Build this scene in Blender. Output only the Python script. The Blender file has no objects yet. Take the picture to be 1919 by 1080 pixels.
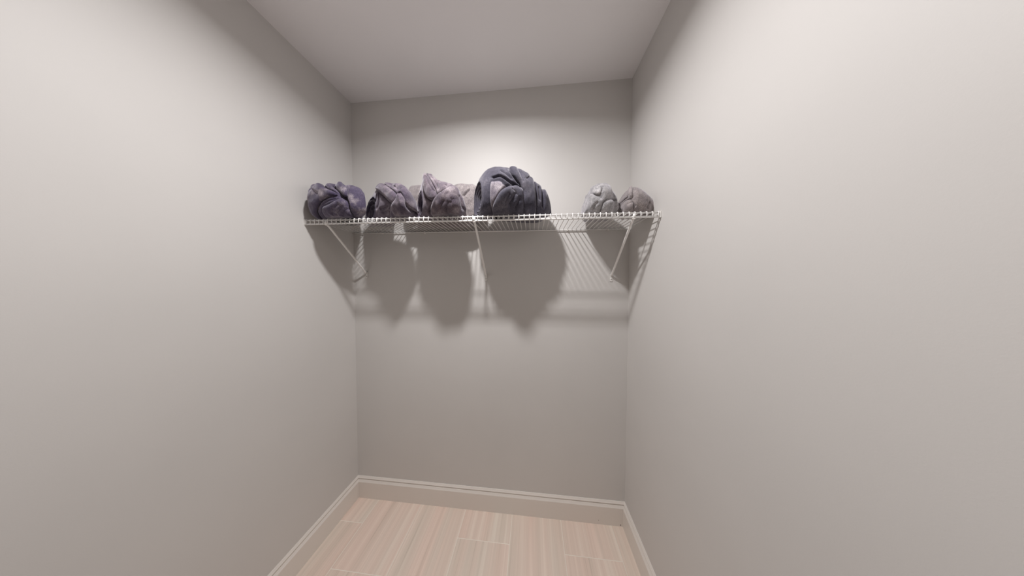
import bpy, bmesh, math, random
import numpy as np
from mathutils import Vector, Matrix

scene = bpy.context.scene
col = scene.collection
R = math.radians

# ------------------------------------------------------------------ room measures (metres)
W, H = 1.818, 2.74            # left wall x=0, right wall x=W, back wall y=0, floor z=0
YF = -1.80                    # inner face of the wall with the door (behind the camera)

# ------------------------------------------------------------------ camera
cam_d = bpy.data.cameras.new('camera'); cam = bpy.data.objects.new('camera', cam_d); col.objects.link(cam)
cam_d.sensor_fit = 'HORIZONTAL'; cam_d.sensor_width = 36.0
cam_d.lens = 387.43 / 1919.0 * 36.0
cam_d.clip_start = 0.01
yaw, pitch, roll = -0.0971, -0.0287, 0.0018
fw = Vector((math.sin(yaw)*math.cos(pitch), math.cos(yaw)*math.cos(pitch), math.sin(pitch)))
rt = Vector((math.cos(yaw), -math.sin(yaw), 0)); up = rt.cross(fw)
r2 = rt*math.cos(roll) + up*math.sin(roll); u2 = -rt*math.sin(roll) + up*math.cos(roll)
m = Matrix((r2, u2, -fw)).transposed().to_4x4(); m.translation = Vector((1.2311, -1.3262, 1.5278))
cam.matrix_world = m
scene.camera = cam

# ------------------------------------------------------------------ world and exposure
world = bpy.data.worlds.new('world'); scene.world = world; world.use_nodes = True
world.node_tree.nodes['Background'].inputs[0].default_value = (0.9, 0.92, 1.0, 1)
world.node_tree.nodes['Background'].inputs[1].default_value = 0.0
scene.view_settings.view_transform = 'Standard'
scene.view_settings.look = 'None'
scene.view_settings.gamma = 1.0
scene.view_settings.use_curve_mapping = False
scene.view_settings.exposure = 0.27
LAMP_POS = (0.955, -0.80, H)
LAMP_POWER = 16.8

# ------------------------------------------------------------------ helpers
def tag(o, label=None, cat=None, group=None, kind=None):
    if label: o['label'] = label
    if cat: o['category'] = cat
    if group: o['group'] = group
    if kind: o['kind'] = kind
    return o
def link(name, me, mat=None, parent=None):
    o = bpy.data.objects.new(name, me); col.objects.link(o)
    if mat is not None and me is not None and len(me.materials) == 0: me.materials.append(mat)
    if parent is not None: o.parent = parent
    return o
def empty(name, loc=(0, 0, 0)):
    o = bpy.data.objects.new(name, None); col.objects.link(o); o.location = loc
    o.empty_display_size = 0.05
    return o
def mesh_from(name, verts, faces, smooth=False):
    me = bpy.data.meshes.new(name); me.from_pydata(verts, [], faces); me.update()
    if smooth: me.polygons.foreach_set('use_smooth', [True]*len(me.polygons))
    return me
def from_bm(name, bm, smooth=False):
    bmesh.ops.recalc_face_normals(bm, faces=bm.faces)
    me = bpy.data.meshes.new(name); bm.to_mesh(me); bm.free()
    if smooth: me.polygons.foreach_set('use_smooth', [True]*len(me.polygons))
    return me
def box_bm(x0, x1, y0, y1, z0, z1, bev=0.0, seg=2, bm=None):
    own = bm is None
    b = bmesh.new()
    bmesh.ops.create_cube(b, size=1)
    for v in b.verts:
        v.co = Vector(((x0+x1)/2 + v.co.x*(x1-x0), (y0+y1)/2 + v.co.y*(y1-y0), (z0+z1)/2 + v.co.z*(z1-z0)))
    if bev > 0: bmesh.ops.bevel(b, geom=list(b.edges), offset=bev, segments=seg, affect='EDGES', profile=0.5)
    return b
def tube(name, pts, r, n=8, caps=True):
    """a round wire through pts"""
    pts = [Vector(p) for p in pts]; vs = []; fs = []
    T = []
    for i, p in enumerate(pts):
        a = pts[max(i-1, 0)]; c = pts[min(i+1, len(pts)-1)]; T.append((c-a).normalized())
    ref = Vector((1, 0, 0)) if abs(T[0].x) < 0.8 else Vector((0, 0, 1))
    for i, p in enumerate(pts):
        t = T[i]; u = (ref - t*ref.dot(t)).normalized(); v = t.cross(u)
        for k in range(n):
            a = 2*math.pi*k/n; vs.append(tuple(p + u*(r*math.cos(a)) + v*(r*math.sin(a))))
    for i in range(len(pts)-1):
        for k in range(n):
            k2 = (k+1) % n
            fs.append((i*n+k, i*n+k2, (i+1)*n+k2, (i+1)*n+k))
    if caps:
        fs.append(tuple(range(n-1, -1, -1))); fs.append(tuple((len(pts)-1)*n+k for k in range(n)))
    return mesh_from(name, vs, fs, True)
def lathe(name, prof, n=40, smooth=True):
    vs = []; fs = []
    for (r, z) in prof:
        for k in range(n):
            a = 2*math.pi*k/n; vs.append((r*math.cos(a), r*math.sin(a), z))
    for i in range(len(prof)-1):
        for k in range(n):
            k2 = (k+1) % n; fs.append((i*n+k, i*n+k2, (i+1)*n+k2, (i+1)*n+k))
    return mesh_from(name, vs, fs, smooth)

# ------------------------------------------------------------------ materials
def mat_new(name):
    m = bpy.data.materials.new(name); m.use_nodes = True
    nt = m.node_tree; bs = nt.nodes['Principled BSDF']
    return m, nt, bs
def N(nt, t, **kw):
    n = nt.nodes.new(t)
    for k, v in kw.items(): setattr(n, k, v)
    return n
def coords(nt, scale=(1, 1, 1), random_shift=False):
    tc = N(nt, 'ShaderNodeTexCoord'); mp = N(nt, 'ShaderNodeMapping'); mp.inputs['Scale'].default_value = scale
    if random_shift:
        oi = N(nt, 'ShaderNodeObjectInfo'); mu = N(nt, 'ShaderNodeMath', operation='MULTIPLY'); mu.inputs[1].default_value = 37.0
        cb = N(nt, 'ShaderNodeCombineXYZ')
        nt.links.new(oi.outputs['Random'], mu.inputs[0])
        for k in range(3): nt.links.new(mu.outputs[0], cb.inputs[k])
        ad = N(nt, 'ShaderNodeVectorMath', operation='ADD')
        nt.links.new(tc.outputs['Object'], ad.inputs[0]); nt.links.new(cb.outputs[0], ad.inputs[1]); nt.links.new(ad.outputs[0], mp.inputs[0])
    else:
        nt.links.new(tc.outputs['Object'], mp.inputs[0])
    return mp
def noise(nt, mp, scale, detail=4, rough=0.55):
    n = N(nt, 'ShaderNodeTexNoise'); n.inputs['Scale'].default_value = scale
    n.inputs['Detail'].default_value = detail; n.inputs['Roughness'].default_value = rough
    nt.links.new(mp.outputs[0], n.inputs['Vector']); return n
def ramp(nt, src, stops):
    r = N(nt, 'ShaderNodeValToRGB'); e = r.color_ramp.elements
    while len(e) < len(stops): e.new(0.5)
    for k, (p, c) in enumerate(stops): e[k].position = p; e[k].color = (*c, 1)
    nt.links.new(src, r.inputs[0]); return r
def bump(nt, bs, src, strength, dist):
    b = N(nt, 'ShaderNodeBump'); b.inputs['Strength'].default_value = strength; b.inputs['Distance'].default_value = dist
    nt.links.new(src, b.inputs['Height']); nt.links.new(b.outputs[0], bs.inputs['Normal']); return b

def paint(name, colr, rough=0.6, var=0.03, tex=0.12):
    m, nt, bs = mat_new(name); mp = coords(nt)
    n = noise(nt, mp, 1.3, 3)
    lo = tuple(c*(1-var) for c in colr); hi = tuple(min(1, c*(1+var)) for c in colr)
    r = ramp(nt, n.outputs[0], [(0.3, lo), (0.7, hi)])
    nt.links.new(r.outputs[0], bs.inputs['Base Color']); bs.inputs['Roughness'].default_value = rough
    f = noise(nt, mp, 260, 3); bump(nt, bs, f.outputs[0], tex, 0.001)
    return m
M = {}
M['wall'] = paint('wall_paint', (0.655, 0.635, 0.615), 0.6)
M['ceiling'] = paint('ceiling_paint', (0.92, 0.90, 0.905), 0.7)
M['trim'] = paint('trim_paint', (0.80, 0.75, 0.70), 0.35, 0.02, 0.04)
M['door'] = paint('door_paint', (0.72, 0.69, 0.65), 0.4, 0.02, 0.04)
M['grout'] = paint('tile_grout', (0.86, 0.785, 0.70), 0.9, 0.06, 0.5)
M['room_floor'] = paint('room_floor_finish', (0.62, 0.54, 0.46), 0.5)
M['wire'] = paint('white_vinyl_wire', (0.90, 0.885, 0.87), 0.35, 0.02, 0.0)
M['plastic'] = paint('white_plastic', (0.80, 0.78, 0.75), 0.4, 0.02, 0.0)
def metal(name, c, rough):
    m, nt, bs = mat_new(name); mp = coords(nt); n = noise(nt, mp, 60, 2)
    r = ramp(nt, n.outputs[0], [(0.3, tuple(x*0.9 for x in c)), (0.7, c)]); nt.links.new(r.outputs[0], bs.inputs['Base Color'])
    bs.inputs['Metallic'].default_value = 1.0; bs.inputs['Roughness'].default_value = rough
    return m
M['steel'] = metal('zinc_screw', (0.65, 0.64, 0.62), 0.35)
M['nail'] = paint('dark_nail', (0.10, 0.08, 0.07), 0.6, 0.1, 0.0)

def tile_mat():
    m, nt, bs = mat_new('vein_cut_tile')
    mp = coords(nt, (34, 0.5, 1), True)
    n1 = noise(nt, mp, 1.0, 5, 0.6)
    mp2 = coords(nt, (120, 1.6, 1), True); n2 = noise(nt, mp2, 1.0, 3, 0.6)
    mx = N(nt, 'ShaderNodeMath', operation='MULTIPLY_ADD'); mx.inputs[1].default_value = 0.35; 
    nt.links.new(n2.outputs[0], mx.inputs[0]); nt.links.new(n1.outputs[0], mx.inputs[2])
    r = ramp(nt, mx.outputs[0], [(0.42, (0.56, 0.47, 0.40)), (0.55, (0.73, 0.63, 0.55)), (0.70, (0.775, 0.67, 0.59)), (0.86, (0.84, 0.75, 0.665))])
    mp3 = coords(nt, (9, 0.4, 1), True); n3 = noise(nt, mp3, 1.0, 2)
    r3 = ramp(nt, n3.outputs[0], [(0.35, (1.0, 1.0, 0.98)), (0.65, (1.04, 0.955, 0.93))])
    mc = N(nt, 'ShaderNodeMix', data_type='RGBA', blend_type='MULTIPLY'); mc.inputs[0].default_value = 1.0
    nt.links.new(r.outputs[0], mc.inputs[6]); nt.links.new(r3.outputs[0], mc.inputs[7])
    nt.links.new(mc.outputs[2], bs.inputs['Base Color'])
    bs.inputs['Roughness'].default_value = 0.5
    bump(nt, bs, n2.outputs[0], 0.1, 0.0006)
    return m
M['tile'] = tile_mat()

def plush(name, dark, mid, light, scale=16.0, sheen=0.38, fuzz=0.6, stops=(0.30, 0.52, 0.74), gloss=0.0):
    """brushed plush: the pile lies light and dark in patches"""
    m, nt, bs = mat_new(name); mp = coords(nt, (1, 1, 1), True)
    n = noise(nt, mp, scale, 5, 0.62)
    r = ramp(nt, n.outputs[0], list(zip(stops, (dark, mid, light))))
    f = noise(nt, mp, 230, 3, 0.7)
    fr = ramp(nt, f.outputs[0], [(0.33, (0.5, 0.5, 0.53)), (0.68, (1.5, 1.48, 1.44))])
    mc = N(nt, 'ShaderNodeMix', data_type='RGBA', blend_type='MULTIPLY'); mc.inputs[0].default_value = 0.75
    nt.links.new(r.outputs[0], mc.inputs[6]); nt.links.new(fr.outputs[0], mc.inputs[7])
    nt.links.new(mc.outputs[2], bs.inputs['Base Color'])
    bs.inputs['Roughness'].default_value = 0.9 - gloss
    bs.inputs['Sheen Weight'].default_value = sheen; bs.inputs['Sheen Roughness'].default_value = 0.45
    bs.inputs['Sheen Tint'].default_value = (0.95, 0.92, 1.0, 1)
    bump(nt, bs, f.outputs[0], fuzz*0.6, 0.002)
    return m
M['purple'] = plush('purple_grey_velvet_plush', (0.030, 0.021, 0.060), (0.08, 0.064, 0.110), (0.38, 0.335, 0.36), 13)
M['mauve'] = plush('mauve_grey_plush', (0.042, 0.029, 0.058), (0.108, 0.085, 0.115), (0.34, 0.29, 0.32), 15)
M['taupe'] = plush('taupe_grey_plush', (0.052, 0.037, 0.060), (0.138, 0.110, 0.130), (0.38, 0.33, 0.35), 15)
M['slate'] = plush('dark_slate_plush', (0.024, 0.020, 0.036), (0.060, 0.056, 0.080), (0.15, 0.138, 0.165), 12)
M['slate_pale'] = plush('pale_slate_plush', (0.10, 0.085, 0.11), (0.24, 0.21, 0.24), (0.46, 0.42, 0.44), 18)
M['grey'] = plush('grey_sherpa_fleece', (0.20, 0.175, 0.18), (0.30, 0.265, 0.265), (0.42, 0.375, 0.37), 40, 0.5, 1.0)
M['silver'] = plush('silver_grey_fleece', (0.22, 0.215, 0.225), (0.36, 0.35, 0.36), (0.60, 0.58, 0.59), 34, 0.6, 1.0)

# ------------------------------------------------------------------ the lamp on the ceiling (above the picture)
def make_lamp(pos, label, radius, power, spread):
    root = empty('ceiling_lamp_offscreen', pos); k = radius/0.074
    tag(root, label, 'lamp')
    link('housing', lathe('housing', [(0.0, 0.0), (0.105*k, 0.0), (0.105*k, -0.012), (0.098*k, -0.02), (0.078*k, -0.022), (0.074*k, -0.016)]), M['plastic'], root)
    m, nt, bs = mat_new('lit_diffuser'); mp = coords(nt); n = noise(nt, mp, 8, 1)
    r = ramp(nt, n.outputs[0], [(0.0, (1, 0.955, 0.91)), (1.0, (1, 0.965, 0.92))])
    nt.links.new(r.outputs[0], bs.inputs['Emission Color']); bs.inputs['Emission Strength'].default_value = 12
    link('diffuser_offscreen', lathe('diffuser_offscreen', [(0.074*k, -0.017), (0.06*k, -0.021), (0.03*k, -0.0235), (0.0005, -0.0245)]), m, root)
    ld = bpy.data.lights.new('ceiling_lamp_light_offscreen', 'AREA'); ld.shape = 'DISK'; ld.size = radius*1.15; ld.energy = power; ld.spread = spread
    ld.color = (1.0, 0.98, 0.98)
    lo = bpy.data.objects.new('ceiling_lamp_light_offscreen', ld); col.objects.link(lo); lo.parent = root; lo.location = (0, 0, -0.03)
make_lamp(LAMP_POS, 'small round white flush lamp on the closet ceiling in front of the shelf', 0.074, LAMP_POWER, R(161))

# ------------------------------------------------------------------ room shell
T = 0.10
def shell(name, *b, mat='wall'):
    return tag(link(name, from_bm(name, box_bm(*b)), M[mat]), kind='structure')
shell('wall_back', -T, W+T, 0, T, 0, H)
shell('wall_left', -T, 0, YF-T, 0, 0, H)
shell('wall_right', W, W+T, YF-T, 0, 0, H)
shell('ceiling', -T, W+T, YF-T, T, H, H+T, mat='ceiling')
# front wall with a wide cased opening to the next room, all behind the camera
DX0, DX1, DH = 0.17, 1.65, 2.06
bm = bmesh.new()
for b in ((0, DX0, YF-T, YF, 0, H), (DX1, W, YF-T, YF, 0, H), (DX0, DX1, YF-T, YF, DH, H)):
    t_ = box_bm(*b); me_ = bpy.data.meshes.new('tmp'); t_.to_mesh(me_); t_.free(); bm.from_mesh(me_); bpy.data.meshes.remove(me_)
tag(link('wall_front', from_bm('wall_front', bm), M['wall']), kind='structure')
for i, b in enumerate(((DX0-0.065, DX0, 0, DH+0.065), (DX1, DX1+0.065, 0, DH+0.065), (DX0, DX1, DH, DH+0.065))):
    tag(link('trim_%d' % (i+1), from_bm('trim', box_bm(b[0], b[1], YF, YF+0.014, b[2], b[3], 0.003)), M['trim']), kind='structure')
# the next room, unlit
NX0, NX1, NY0, NY1 = -1.3, 3.1, -4.4, YF-T
shell('wall_room_far', NX0-T, NX1+T, NY0-T, NY0, 0, H)
shell('wall_room_left', NX0-T, NX0, NY0, NY1, 0, H)
shell('wall_room_right', NX1, NX1+T, NY0, NY1, 0, H)
shell('wall_room_near_left', NX0, -T, NY1, NY1+T, 0, H)
shell('wall_room_near_right', W+T, NX1, NY1, NY1+T, 0, H)
shell('ceiling_room', NX0-T, NX1+T, NY0-T, NY1, H, H+T, mat='ceiling')
shell('floor_room', NX0-T, NX1+T, NY0-T, NY1, -0.08, 0.0, mat='room_floor')

# floor: a bed of grout with every tile laid in it
floor = shell('floor', -T, W+T, YF-T, T, -0.08, -0.0004, mat='grout')
xs = [-0.142, 0.170, 0.4825, 0.795, 1.1075, 1.420, 1.7325, 2.045]
first = [-0.158, -0.367, -0.57, -0.172, -0.38, -0.186, -0.40]
g = 0.0017
random.seed(4)
for c in range(7):
    x0 = max(xs[c]+g, 0.001); x1 = min(xs[c+1]-g, W-0.001)
    y1 = -0.001; y0 = first[c]
    while y1 > YF + 0.01:
        ya = max(y0+g, YF+0.001)
        if y1 - ya > 0.01:
            b = box_bm(-(x1-x0)/2, (x1-x0)/2, -(y1-ya)/2, (y1-ya)/2, -0.004, 0.0, 0.0003, 1)
            o = link('tile', from_bm('tile', b), M['tile'], floor)
            o.location = ((x0+x1)/2, (ya+y1)/2, random.uniform(0, 0.0002))
        y1 = y0 - g; y0 -= 0.61

# baseboards with a stepped cap
BP = [(0, 0), (0.017, 0), (0.017, 0.1125), (0.0165, 0.1145), (0.0135, 0.119), (0.0095, 0.1265), (0.0060, 0.1275), (0.0060, 0.1325), (0.0100, 0.1335), (0.0095, 0.1365), (0.0065, 0.1405), (0.003, 0.1465), (0, 0.1465)]
def baseboard(name, ends):
    """ends: list of two functions mapping (offset from wall, z) to a point (mitred corners)"""
    vs = [ends[0](*p) for p in BP] + [ends[1](*p) for p in BP]; n = len(BP)
    fs = [(i, (i+1) % n, n+(i+1) % n, n+i) for i in range(n)] + [tuple(range(n)), tuple(range(2*n-1, n-1, -1))]
    me = mesh_from(name, vs, fs); bm = bmesh.new(); bm.from_mesh(me); bpy.data.meshes.remove(me)
    return tag(link(name, from_bm(name, bm), M['trim']), kind='structure')
bb = baseboard('baseboard_back', [lambda d, z: (d, -d, z), lambda d, z: (W-d, -d, z)])
baseboard('baseboard_left', [lambda d, z: (d, -d, z), lambda d, z: (d, YF+d, z)])
baseboard('baseboard_right', [lambda d, z: (W-d, -d, z), lambda d, z: (W-d, YF+d, z)])
for i, (xa, xb) in enumerate(((0.0, DX0-0.065), (DX1+0.065, W))):
    baseboard('baseboard_front_%d' % (i+1), [lambda d, z, xa=xa, i=i: (xa + (d if i == 0 else 0), YF+d, z), lambda d, z, xb=xb, i=i: (xb - (d if i == 1 else 0), YF+d, z)])
for (x, z, r) in ((1.788, 0.010, 0.0032), (1.655, 0.026, 0.0018)):
    o = link('nail_head', lathe('nail_head', [(0.0003, 0.0012), (r*0.7, 0.001), (r, 0.0), (r, -0.002)], 12), M['nail'], bb)
    o.rotation_euler = (R(90), 0, 0); o.location = (x, -0.017, z)

# ------------------------------------------------------------------ wire shelf
ZS = 1.867; TILT = 0.0062
def zsh(x): return ZS - TILT*x
shelf = empty('wire_shelf', (0, 0, ZS)); shelf.rotation_euler = (0, TILT, 0)
tag(shelf, 'white wire closet shelf on three diagonal braces along the back wall', 'shelf')
YL = -0.306; RC = 0.0021; RR = 0.0034
x0, x1 = 0.004, W-0.004
# z=0 of the shelf frame is the top of the cross wires
for (nm, y, z, r) in (('back_rod', -0.009, -2*RC-RR, RR), ('middle_rod', -0.255, -2*RC-RR, RR), ('front_top_rod', YL+0.001, -2*RC-RR+0.0006, RR), ('front_bottom_rod', YL-0.001, -0.0275, RR+0.0004)):
    link(nm, tube(nm, [(x0, y, z), (x1, y, z)], r, 10), M['wire'], shelf)
cw = tube('cross_wire', [(0, -0.006, -RC), (0, -0.10, -RC), (0, -0.20, -RC), (0, YL-0.001, -RC), (0, YL-0.0038, -RC-0.0012), (0, YL-0.0052, -RC-0.0045), (0, YL-0.0054, -0.016), (0, YL-0.0052, -0.0300)], RC, 6)
nw = 71
for k in range(nw):
    o = link('cross_wire', cw, M['wire'], shelf); o.location = (0.012 + (W-0.024)*k/(nw-1), 0, 0)
# diagonal braces: flat-sided rod, hook on the lip, wall plate with a screw
def brace(xt, xf, zf):
    top = Vector((xt, YL+0.004, -0.0275)); ft = Vector((xf, -0.006, zf - ZS + TILT*xf + 0.012))
    d = (ft-top).normalized()
    b = link('support_brace', tube('support_brace', [top + Vector((0, -0.008, 0.016)), top + Vector((0, -0.007, 0.004)), top + Vector((0, 0, -0.003)), top + d*0.02, ft - d*0.012, ft], 0.0058, 10), M['wire'], shelf)
    # saddle clip over the front bottom rod
    sc = link('hook_clip', from_bm('hook_clip', box_bm(-0.0075, 0.0075, -0.0065, 0.0065, -0.0085, 0.007, 0.002)), M['plastic'], b)
    sc.location = top + Vector((0, -0.002, 0.0005))
    bm = box_bm(-0.008, 0.008, -0.003, 0.0, -0.036, 0.012, 0.0026, 3)
    pl = link('wall_plate', from_bm('wall_plate', bm), M['plastic'], b); pl.location = (xf, -0.0005, zf - ZS + TILT*xf + 0.012)
    s = link('screw', lathe('screw', [(0.0003, 0.0026), (0.0028, 0.0022), (0.0046, 0.0), (0.0046, -0.001)], 14), M['steel'], b)
    s.rotation_euler = (R(90), 0, 0); s.location = (xf, -0.0036, zf - ZS + TILT*xf - 0.010)
brace(0.128, 0.097, 1.575); brace(0.941, 0.935, 1.558); brace(1.700, 1.716, 1.556)
# clips that hold the back rod on the wall, sockets on the side walls
for x in (0.22, 0.52, 0.80, 1.20, 1.45, 1.69):
    b = box_bm(-0.006, 0.006, -0.0135, -0.0005, -0.013, -0.0035, 0.002)
    o = link('wall_clip', from_bm('wall_clip', b), M['plastic'], shelf); o.location = (x, 0, 0)
for x, s in ((0.0, 1), (W, -1)):
    b = box_bm(min(0.0005*s, 0.005*s), max(0.0005*s, 0.005*s), YL-0.006, YL+0.008, -0.031, -0.001, 0.0015)
    o = link('end_bracket', from_bm('end_bracket', b), M['plastic'], shelf); o.location = (x, 0, 0)
# ------------------------------------------------------------------ rolled throws
# front elevations in millimetres (across, up) in each throw's own frame: its top outline and the lines of its folds
STROKES = {
  'b1': {
    'lpanel': [(-70,172),(-70,166),(-38,146),(12,119),(41,108),(66,98),(38,92),(4,86),(-37,72),(-80,46),(-153,21),(-174,35),(-130,57),(-130,153),(-137,181)],
    'inner': [(-130,18),(-73,39),(-28,62),(14,76),(51,84),(80,84),(94,71),(101,45),(87,11)],
    'e1': [(-70,176),(-45,150),(12,121),(38,111),(61,101)],
    'deep': [(-41,212),(49,140),(80,103),(99,78),(106,49),(99,14)],
    'arc1': [(-146,24),(-84,47),(-39,74),(4,89),(38,95),(70,91)],
    'arc2': [(-81,30),(-40,51),(7,64),(45,74),(73,78)],
    'nose': [(-79,19),(-34,40),(18,46),(54,57),(80,70),(94,65),(100,45),(92,18)],
    'w1': [(1,22),(49,41),(83,56)],
    'w2': [(20,14),(72,32),(92,49)],
    'w3': [(45,10),(83,22),(97,39)],
    'slot': [(95,137),(104,142),(101,156),(98,167)],
    'flapR': [(99,132),(106,144),(97,164),(119,98),(113,23),(109,20),(111,68)],
    'strip': [(-35,216),(20,190),(78,156),(101,129),(107,90),(96,96),(79,114),(51,145)],
    'w4': [(-16,208),(62,146),(90,110)],
    'w5': [(36,186),(82,139),(98,114)],
    'wl': [(-146,164),(-61,120),(-21,96)],
  },
  'b2': {
    'bar': [(-117,191),(-117,209),(-82,197),(27,123),(72,87),(69,70),(41,57),(-5,96),(-61,143),(-115,173)],
    'c1': [(-91,204),(4,142),(48,111),(72,89)],
    'c2': [(-83,149),(-36,123),(8,83),(40,53)],
    'v1': [(-73,141),(-63,107),(-67,73),(-92,44)],
    'v2': [(-92,137),(-92,102),(-107,69)],
    'v3': [(-67,42),(-25,45),(8,49)],
    'v4': [(-59,25),(-4,29),(25,22)],
    'hump': [(-39,12),(21,35),(54,54),(79,89),(93,93),(104,78),(111,48),(109,16)],
    'cr': [(78,92),(93,97),(104,82),(113,52),(119,23)],
    'p1': [(38,8),(66,28),(80,53)],
    'p2': [(65,8),(84,32),(92,52)],
    'p3': [(85,9),(96,29)],
    't1': [(-2,175),(61,134),(83,111)],
    't2': [(51,155),(81,132),(99,114)],
  },
  'b3': {
    'flap': [(-100,188),(-106,224),(-82,202),(-38,138),(-7,79),(-23,61),(-52,70),(-75,97),(-85,135)],
    's1': [(-85,194),(-50,139),(-24,98),(-7,76)],
    's2': [(-78,95),(-59,70),(-30,58)],
    'pocket': [(-72,7),(-37,33),(-5,67),(21,84),(47,96),(68,116),(78,124),(92,92),(99,19)],
    'p1': [(-13,4),(14,26),(35,55)],
    'p2': [(31,3),(47,23),(56,52)],
    'p3': [(58,5),(66,33),(67,66)],
    'p4': [(88,13),(96,52),(90,91)],
    'd1': [(-25,52),(-51,30),(-78,7)],
    't1': [(-67,215),(-11,139),(3,94)],
    't2': [(35,139),(46,113),(44,94)],
  },
  'b4': {
    'c1': [(92,154),(114,174),(137,201)],
  },
  'b5': {
    'e1': [(-123,159),(-99,151),(-76,156),(-53,146),(-27,131),(3,121),(33,102)],
    'panel': [(-125,5),(-105,25),(-83,51),(-60,79),(-31,103),(3,116),(28,111),(35,90),(33,11)],
    'band': [(-33,212),(-7,226),(25,214),(57,202),(87,160),(92,111),(91,14),(33,11),(35,90),(30,124),(7,158),(-16,182)],
    'w1': [(-57,32),(-42,57),(-29,80)],
    'w2': [(-41,26),(-18,56),(3,90)],
    'w3': [(-13,22),(6,46),(22,74)],
    'p1': [(84,162),(92,122),(95,81),(93,38)],
    'p2': [(131,185),(137,143),(136,86),(135,32)],
    'p3': [(112,158),(117,110),(117,70)],
    't1': [(-30,208),(-8,165),(18,132)],
    't2': [(-2,224),(22,168),(35,136)],
    'fold': [(42,152),(57,177),(68,208)],
    't3': [(-73,186),(-42,168),(-12,142)],
    't4': [(84,201),(81,175),(87,145)],
  },
  'b6': {
    'lobe': [(31,13),(25,41),(45,57),(93,80),(117,70),(121,24)],
    'cap': [(-27,124),(-11,155),(-7,138),(17,133),(14,97),(3,84),(-21,98)],
    'ridge': [(20,136),(16,102),(14,82)],
    'c1': [(-18,142),(-24,98),(-2,82),(22,57)],
    'c2': [(26,26),(34,49),(66,63),(121,79)],
    'c3': [(-15,22),(-11,40),(5,51)],
  },
  'b7': {
    'facet': [(-38,78),(-30,103),(-22,120),(-4,141),(-20,98),(-25,67),(-36,75)],
    'fold': [(-46,28),(-41,63),(-36,66),(-23,47),(-6,12)],
    'ridge': [(-5,146),(-21,99),(-27,66)],
    'c1': [(-34,90),(-35,88),(-29,70)],
    'edge': [(77,61),(59,32),(58,16)],
    'c2': [(-4,22),(-18,39),(-36,51)],
  },
}
SIL = {
  'b1': [(-174,138),(-173,174),(-166,193),(-149,212),(-124,199),(-98,201),(-62,208),(-41,221),(-9,210),(24,200),(51,192),(78,182),(101,175),(116,159),(120,123)],
  'b2': [(-220,162),(-197,188),(-168,205),(-133,219),(-117,226),(-82,217),(-45,203),(-16,194),(12,186),(41,177),(69,163),(95,141),(111,113),(118,79)],
  'b3': [(-154,164),(-146,193),(-137,221),(-129,241),(-121,244),(-104,238),(-84,232),(-67,216),(-50,196),(-22,184),(1,178),(36,166),(64,149),(87,124),(100,90)],
  'b4': [(-317,227),(-291,263),(-259,278),(-220,279),(-161,277),(-23,271),(79,266),(139,261),(182,239),(209,206)],
  'b5': [(-203,197),(-195,222),(-180,238),(-166,245),(-146,250),(-126,254),(-83,250),(-55,254),(-33,258),(-10,254),(15,242),(43,230),(65,218),(92,206),(117,194),(144,176),(166,148),(177,115),(183,72)],
  'b6': [(-38,98),(-28,137),(-11,165),(13,181),(35,185),(57,189),(79,178),(104,157),(115,137),(124,109),(129,87)],
  'b7': [(-44,67),(-37,94),(-27,123),(-12,146),(6,155),(24,148),(50,131),(76,111),(94,94),(105,78),(110,57)],
}
# where each stands on the shelf and the plan of its front and back, in metres in its own frame
POSE = {
  'b1': ((0.190, -0.280), ([(-0.17, -0.035), (-0.13, -0.06), (-0.07, -0.08), (0.01, -0.085), (0.07, -0.075), (0.12, -0.03)], [(-0.17, 0.06), (-0.12, 0.2), (-0.05, 0.23), (0.0, 0.2), (0.06, 0.13), (0.12, 0.06)])),
  'b2': ((0.490, -0.280), ([(-0.22, -0.02), (-0.09, -0.05), (0.01, -0.075), (0.06, -0.085), (0.095, -0.06), (0.13, 0.01)], [(-0.23, 0.23), (-0.19, 0.25), (-0.07, 0.25), (-0.04, 0.195), (-0.005, 0.12), (0.08, 0.115), (0.13, 0.08)])),
  'b3': ((0.780, -0.270), ([(-0.16, -0.06), (-0.08, -0.085), (-0.01, -0.1), (0.04, -0.095), (0.11, -0.01)], [(-0.16, 0.1), (-0.1, 0.11), (-0.03, 0.11), (0.05, 0.1), (0.11, 0.07)])),
  'b4': ((0.735, -0.075), ([(-0.29, -0.015), (-0.26, -0.06), (-0.135, -0.067), (0.015, -0.067), (0.125, -0.085), (0.185, -0.08), (0.215, -0.045)], [(-0.29, 0.045), (-0.255, 0.063), (0.185, 0.063), (0.215, 0.045)])),
  'b5': ((1.152, -0.235), ([(-0.212, -0.115), (-0.152, -0.13), (-0.097, -0.147), (-0.032, -0.11), (0.068, -0.06), (0.148, -0.005), (0.193, 0.065)], [(-0.212, 0.065), (-0.152, 0.105), (-0.102, 0.145), (0.048, 0.18), (0.148, 0.165), (0.193, 0.115)])),
  'b6': ((1.541, -0.170), ([(-0.066, -0.07), (-0.026, -0.12), (0.029, -0.135), (0.069, -0.11), (0.094, -0.06)], [(-0.066, 0.07), (-0.011, 0.13), (0.059, 0.13), (0.104, 0.07)])),
  'b7': ((1.723, -0.210), ([(-0.078, -0.02), (-0.053, -0.065), (-0.003, -0.085), (0.047, -0.075), (0.085, -0.04)], [(-0.078, 0.04), (-0.033, 0.1), (0.037, 0.1), (0.085, 0.02)])),
}


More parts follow.
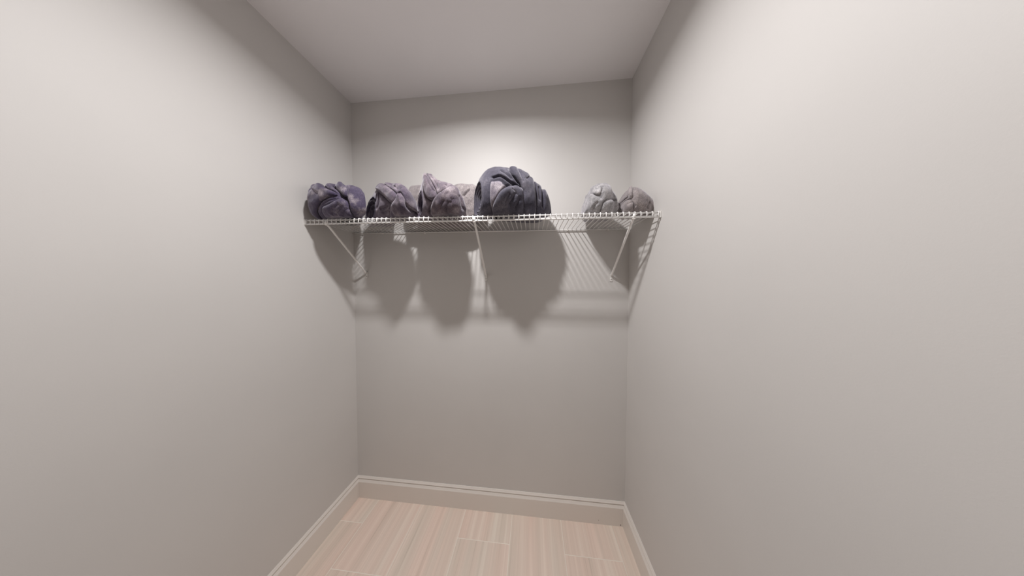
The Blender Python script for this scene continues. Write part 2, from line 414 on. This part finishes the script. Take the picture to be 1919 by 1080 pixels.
def sm(x): x = np.clip(x, 0, 1); return x*x*(3-2*x)
def wn(P, scale, seed, k=14):
    rs = np.random.RandomState(seed); out = np.zeros(P.shape[:-1])
    for i in range(k):
        d = rs.normal(size=3); d /= np.linalg.norm(d); f = scale*rs.uniform(0.6, 1.7)
        out += np.sin(P @ d * f * 6.283 + rs.uniform(0, 6.283) + 1.2*np.sin(P @ np.roll(d, 1) * f * 3.0))
    return out / math.sqrt(k)
def poly_dist(X, Z, pts):
    """distance to a polyline, side (left positive) and place along it 0..1"""
    pts = np.array(pts, float)/1000.0; best = np.full(X.shape, 1e9); side = np.zeros(X.shape); along = np.zeros(X.shape)
    L = np.concatenate([[0], np.cumsum(np.hypot(*np.diff(pts, axis=0).T))]); tot = L[-1]
    for i in range(len(pts)-1):
        a, b = pts[i], pts[i+1]; d = b-a; l2 = d @ d
        t = np.clip(((X-a[0])*d[0] + (Z-a[1])*d[1])/l2, 0, 1)
        dx = X-a[0]-t*d[0]; dz = Z-a[1]-t*d[1]; q = np.hypot(dx, dz); w = q < best
        best = np.where(w, q, best); side = np.where(w, np.sign(d[0]*dz - d[1]*dx), side)
        along = np.where(w, (L[i]+t*math.sqrt(l2))/tot, along)
    return best, side, along
def poly_inside(X, Z, pts):
    pts = np.array(pts, float)/1000.0; ins = np.zeros(X.shape, bool); n = len(pts)
    for i in range(n):
        x1, z1 = pts[i]; x2, z2 = pts[(i+1) % n]
        if abs(z2-z1) < 1e-9: continue
        c = ((z1 > Z) != (z2 > Z)) & (X < (x2-x1)*(Z-z1)/(z2-z1)+x1); ins ^= c
    d, _, _ = poly_dist(X, Z, list(pts*1000) + [pts[0]*1000])
    return np.where(ins, d, -d)
def smooth_closed(pts, n=2):
    p = np.array(pts, float)
    for _ in range(n):
        q = np.roll(p, -1, 0); p = np.stack([0.75*p+0.25*q, 0.25*p+0.75*q], 1).reshape(-1, 2)
    return p
def smooth_open(pts, n=2):
    p = np.array(pts, float)
    for _ in range(n):
        q = np.stack([0.75*p[:-1]+0.25*p[1:], 0.25*p[:-1]+0.75*p[1:]], 1).reshape(-1, 2); p = np.vstack([p[:1], q, p[-1:]])
    return p
def flap_field(key, line, Xf, Zf):
    pts = np.array(STROKES[key][line] if isinstance(line, str) else line, float)
    pts[:, 1] = np.where(pts[:, 1] < 24, -20, pts[:, 1])
    return poly_inside(Xf, Zf, smooth_closed(pts))
def grid_normals(P):
    ds = np.gradient(P, axis=0); dt = (np.roll(P, -1, 1) - np.roll(P, 1, 1))
    n = np.cross(ds, dt); n /= (np.linalg.norm(n, axis=2, keepdims=True) + 1e-12); return n

def throw(key, name, label, loc, plan, mat, folds=(), flaps=(), spiral=None, seed=1, hscale=0.95, sect=2.35, wr=(0.0011, 10), group=None, cat='blanket',
          endk=(0.55, 0.55), endr=(0.72, 0.75), slant=(0, 0), nS=210, nT=300, body='rolled_body', lift=0.5):
    sil = np.array(SIL[key], float)/1000.0
    root = empty(name, (loc[0], loc[1], zsh(loc[0]) + 0.003))
    tag(root, label, cat, group)
    xa, xb = sil[0, 0], sil[-1, 0]
    u = np.linspace(0, 1, nS); u = 0.5*u + 0.5*(0.5-0.5*np.cos(math.pi*u))
    X1 = xa + (xb-xa)*u
    zt = np.interp(X1, sil[:, 0], sil[:, 1])*hscale
    ker = np.array([1, 2, 3, 2, 1.0])/9; zt = np.convolve(np.pad(zt, 2, 'edge'), ker, 'valid')
    e = np.abs(2*u-1)
    e0 = sm((0.22-u)/0.22)*endk[0] if spiral is None else 0*u
    e1 = sm((u-0.78)/0.22)*endk[1]
    zb = zt*lift*0.6*(e0 + e1)
    kl = np.where(u < 0.14, np.sqrt(np.clip(1-((0.14-u)/0.14)**2, 0, 1)), 1.0)
    kr = np.where(u > 0.86, np.sqrt(np.clip(1-((u-0.86)/0.14)**2, 0, 1)), 1.0)
    k = (1-(endr[0] if spiral is None else 0.10)*(1-kl))*(1-endr[1]*(1-kr))
    yf = np.interp(X1, *np.array(plan[0]).T); yb = np.interp(X1, *np.array(plan[1]).T)
    k9 = np.hanning(23)[1:-1]; k9 /= k9.sum()
    yf = np.convolve(np.pad(yf, 10, 'edge'), k9, 'valid'); yb = np.convolve(np.pad(yb, 10, 'edge'), k9, 'valid')
    dep = yb - yf
    th = np.linspace(0, 2*math.pi, nT, endpoint=False)
    c, s = np.cos(th), np.sin(th)
    ex = np.where(s > 0, 2/sect, 2/3.2)
    sy = -np.sign(c)*np.abs(c)**(2/sect); sz = np.sign(s)*np.abs(s)**ex
    zc = (zt+zb)/2; hz = (zt-zb)/2
    P = np.zeros((nS, nT, 3))
    P[:, :, 0] = X1[:, None]
    P[:, :, 1] = (dep/2*k)[:, None]*sy[None]
    P[:, :, 2] = zc[:, None] + (hz*k)[:, None]*sz[None]
    P[:, :, 1] += ((yf+yb)/2)[:, None]
    P[:, :, 0] += (slant[0]*(1-u) + slant[1]*u)[:, None]*(-0.5*sy[None, :]*k[:, None])
    Nn = grid_normals(P)
    front = np.clip((0.45 - Nn[:, :, 1])/0.5, 0, 1)
    Xf, Zf = P[:, :, 0].copy(), P[:, :, 2].copy()
    D = wr[0]*wn(P*np.array([1, 1, 0.7]), wr[1], seed) + wr[0]*0.2*wn(P, wr[1]*3.1, seed+5)
    low = np.clip(P[:, :, 2]/0.02, 0, 1)
    D = D*low
    for f in folds:
        kind, h, w, line = f[:4]; pts = smooth_open(STROKES[key][line]) if isinstance(line, str) else smooth_open(line)
        dist, side, al = poly_dist(Xf, Zf, pts)
        tp = sm(np.minimum(al, 1-al)/0.16 + 0.15*(len(f) > 5))
        if kind == 'v': D -= h*np.exp(-(dist/w)**2)*tp*front*low
        elif kind == 'r': D += h*np.exp(-(dist/w)**2)*tp*front*low
        elif kind == 's':      # overlapping edge: one side stands proud and fades away
            sd = dist*side*f[4]; D += h*(sm((sd+w/2)/w)*np.exp(-np.clip(sd, 0, 9)/0.05) - 0.35*np.exp(-((sd+w)/(1.6*w))**2))*tp*front*low
    G = np.zeros_like(D)
    for (nm, line, tk, fm) in flaps:         # the cloth is pressed in along the edge of every overlying fold
        sd = flap_field(key, line, Xf, Zf)
        G = np.maximum(G, 0.75*tk*np.exp(-((sd+0.004)/0.0055)**2)*front*low)
    D -= G
    Q = P + Nn*D[:, :, None]
    Q[:, :, 2] = np.maximum(Q[:, :, 2], 0.0)
    Nq = grid_normals(Q)
    def emit(nm, V, F, m_):
        return link(nm, mesh_from(nm, V, F, True), m_, root)
    # body with its right end closed
    idx = np.arange(nS*nT).reshape(nS, nT); nx = np.roll(idx, -1, 1)
    F = np.stack([idx[:-1], idx[1:], nx[1:], nx[:-1]], -1).reshape(-1, 4)
    V = Q.reshape(-1, 3); Vl = [tuple(v) for v in V]; Fl = [tuple(int(a) for a in f) for f in F]
    ce = Q[-1].mean(0) + np.array([0.006, 0, 0]); Vl.append(tuple(ce)); ci = len(Vl)-1
    Fl += [(int(nx[-1, j]), int(idx[-1, j]), ci) for j in range(nT)]
    if spiral is None:
        cs = Q[0].mean(0) - np.array([0.006, 0, 0]); Vl.append(tuple(cs)); cj = len(Vl)-1
        Fl += [(int(idx[0, j]), int(nx[0, j]), cj) for j in range(nT)]
    emit(body, Vl, Fl, M[mat])
    if spiral is not None:
        turns, amp, rec, smat = spiral
        loop = Q[0]; cen = loop.mean(0); nrm = np.cross(loop[nT//4]-cen, loop[0]-cen); nrm /= np.linalg.norm(nrm)
        if nrm[0] > 0: nrm = -nrm
        nR = 70; vs = []; wob = wn(loop*1.0, 9, seed+3)
        for i in range(nR+1):
            rho = 1 - i/nR*0.985
            ph = rho*turns - th/(2*math.pi) + 0.10*wob*rho; fr = ph - np.floor(ph)
            hgt = amp*(np.sin(math.pi*fr)**0.6) - rec*(1-rho)**0.8 - amp*0.5
            hgt = hgt*sm((1-rho)/0.06)
            off = loop - cen
            vs.append(cen + off*rho + nrm*hgt[:, None])
        vs = np.array(vs); ii = np.arange((nR+1)*nT).reshape(nR+1, nT); nn = np.roll(ii, -1, 1)
        FF = np.stack([ii[:-1], nn[:-1], nn[1:], ii[1:]], -1).reshape(-1, 4)
        Fc = [tuple(int(a) for a in f) for f in FF] + [tuple(int(a) for a in ii[-1])]
        emit('rolled_end', [tuple(v) for v in vs.reshape(-1, 3)], Fc, M[smat])
    for (nm, line, tk, fm) in flaps:
        sd = flap_field(key, line, Xf, Zf); r = 0.007
        keep = (sd > -0.0060) & (front > 0.25) & (sy[None, :] < 0.3)
        x = np.clip((sd+0.0015)/r, 0, 1)
        off = np.where(sd > -0.0015, tk*np.sqrt(np.clip(1-(1-x)**2, 0, 1)), (sd+0.0015)*2.6) - 0.0006
        off = off + 0.0016*wn(P*1.0, 16, seed+11)*sm(sd/0.02)
        S = Q + Nq*off[:, :, None]; S[:, :, 2] = np.maximum(S[:, :, 2], 0.0)
        kc = keep[:-1] & keep[1:]; kc = kc & np.roll(kc, -1, 1)
        cells = np.argwhere(kc)
        if len(cells) == 0: continue
        left = set(map(tuple, cells)); best = []
        while left:                                  # keep the one connected piece
            st = [left.pop()]; comp = []
            while st:
                a, b = st.pop(); comp.append((a, b))
                for nb in ((a+1, b), (a-1, b), (a, (b+1) % nT), (a, (b-1) % nT)):
                    if nb in left: left.remove(nb); st.append(nb)
            if len(comp) > len(best): best = comp
        used = {}; vs = []; fs = []
        for (i, j) in best:
            q = []
            for (a, b) in ((i, j), (i+1, j), (i+1, (j+1) % nT), (i, (j+1) % nT)):
                kk = a*nT+b
                if kk not in used: used[kk] = len(vs); vs.append(tuple(S[a, b]))
                q.append(used[kk])
            fs.append(tuple(q))
        emit(nm, vs, fs, M[fm])
    return root

GR = 'rolled throws on the wire shelf'
throw('b1', 'rolled_blanket', 'purple-grey velvety throw with swirling folds at the end of the wire shelf', *POSE['b1'], 'purple', seed=3, group=GR, slant=(0.03, 0.12), endk=(0.25, 0.12), endr=(0.45, 0.32),
      folds=[('s', 0.013, 0.006, 'e1', -1), ('v', 0.0300, 0.009, 'deep'), ('v', 0.0090, 0.004, 'arc2'),
             ('v', 0.0105, 0.005, 'w1'), ('v', 0.0105, 0.005, 'w2'), ('v', 0.0090, 0.005, 'w3'), ('v', 0.0180, 0.006, 'slot'),
             ('v', 0.0090, 0.005, 'w4'), ('v', 0.0075, 0.006, 'w5'), ('v', 0.0060, 0.006, 'wl')],
      flaps=[('side_panel', 'lpanel', 0.011, 'purple'), ('inner_fold', 'inner', 0.006, 'purple'), ('front_fold', 'nose', 0.016, 'purple'), ('top_fold', 'strip', 0.010, 'purple')])
throw('b2', 'rolled_blanket', 'mauve-grey plush throw with a diagonal folded band, between the swirled and the peaked throw', *POSE['b2'], 'mauve', seed=8, group=GR, slant=(0.29, 0.06), endr=(0.72, 0.6),
      spiral=(3.5, 0.016, 0.03, 'purple'),
      folds=[('v', 0.0120, 0.004, 'c1'), ('v', 0.0150, 0.005, 'c2'), ('v', 0.0135, 0.005, 'v1'), ('v', 0.0120, 0.005, 'v2'), ('v', 0.0090, 0.006, 'v3'), ('v', 0.0075, 0.006, 'v4'),
             ('v', 0.0165, 0.006, 'cr'), ('v', 0.0075, 0.006, 't1'), ('v', 0.0060, 0.008, 't2')],
      flaps=[('folded_band', 'bar', 0.013, 'mauve'), ('front_fold', 'hump', 0.012, 'mauve')])
throw('b3', 'rolled_blanket', 'taupe-grey plush throw with a tall pointed peak, in front of the plain grey fleece', *POSE['b3'], 'taupe', seed=12, group=GR, slant=(0.13, 0.03),
      spiral=(3.5, 0.016, 0.03, 'mauve'),
      folds=[('v', 0.0165, 0.004, 's1'), ('v', 0.0090, 0.005, 's2'), ('v', 0.0090, 0.006, 'p1'), ('v', 0.0090, 0.006, 'p2'), ('v', 0.0090, 0.005, 'p3'), ('v', 0.0090, 0.006, 'p4'), ('v', 0.0150, 0.006, 'd1'),
             ('v', 0.0090, 0.007, 't1'), ('v', 0.0060, 0.005, 't2')],
      flaps=[('pointed_flap', 'flap', 0.010, 'taupe'), ('pocket_fold', 'pocket', 0.014, 'taupe')])
throw('b4', 'folded_blanket', 'plain grey fuzzy fleece lying behind the peaked taupe throw', *POSE['b4'], 'grey', seed=21, group=GR, wr=(0.003, 7),
      folds=[('v', 0.0180, 0.006, 'c1')], nS=140, nT=160, body='fleece_roll')
throw('b5', 'rolled_blanket', 'big dark slate rolled throw with a spiral end and wrapped band', *POSE['b5'], 'slate', seed=31, group=GR, slant=(0.10, 0),
      spiral=(5, 0.016, 0.03, 'slate'),
      folds=[('v', 0.0150, 0.005, 'e1'), ('v', 0.0120, 0.007, 'p1'), ('v', 0.0150, 0.007, 'p2'), ('v', 0.0075, 0.006, 'p3'), ('v', 0.0120, 0.006, 't1'), ('v', 0.0090, 0.006, 't2'), ('v', 0.0150, 0.006, 'fold'),
             ('v', 0.0090, 0.006, 'w1'), ('v', 0.0105, 0.007, 'w2'), ('v', 0.0090, 0.007, 'w3'), ('v', 0.0075, 0.006, 't3'), ('v', 0.0090, 0.006, 't4')],
      flaps=[('pale_panel', [(-118, 10), (-119, 134), (-97, 128), (-74, 127), (-50, 112), (-24, 95), (4, 82), (0, 60), (-60, 40), (-95, 6)], 0.004, 'slate_pale'),
             ('front_pocket', 'panel', 0.013, 'slate'), ('wrapped_band', 'band', 0.012, 'slate')])
throw('b6', 'fleece_bundle', 'silvery grey fuzzy bundle with a rounded top beside the ridged taupe bundle', *POSE['b6'], 'silver', seed=41, group='small grey bundles by the side wall', cat='blanket',
      wr=(0.0012, 9), folds=[('r', 0.006, 0.008, 'ridge'), ('v', 0.008, 0.007, 'c1'), ('v', 0.010, 0.006, 'c2'), ('v', 0.007, 0.006, 'c3')],
      flaps=[('front_fold', 'lobe', 0.009, 'silver'), ('top_fold', 'cap', 0.006, 'silver')], nS=170, nT=230, body='fleece_roll', sect=2.1)
throw('b7', 'fleece_bundle', 'taupe grey fuzzy bundle with a ridged peak tucked against the side wall', *POSE['b7'], 'grey', seed=47, group='small grey bundles by the side wall', cat='blanket',
      wr=(0.0012, 8), folds=[('r', 0.007, 0.006, 'ridge'), ('v', 0.009, 0.006, 'c1'), ('v', 0.009, 0.006, 'edge'), ('v', 0.006, 0.007, 'c2')],
      flaps=[('side_fold', 'facet', 0.007, 'grey'), ('front_fold', 'fold', 0.008, 'grey')], nS=170, nT=230, body='fleece_roll', sect=2.0)
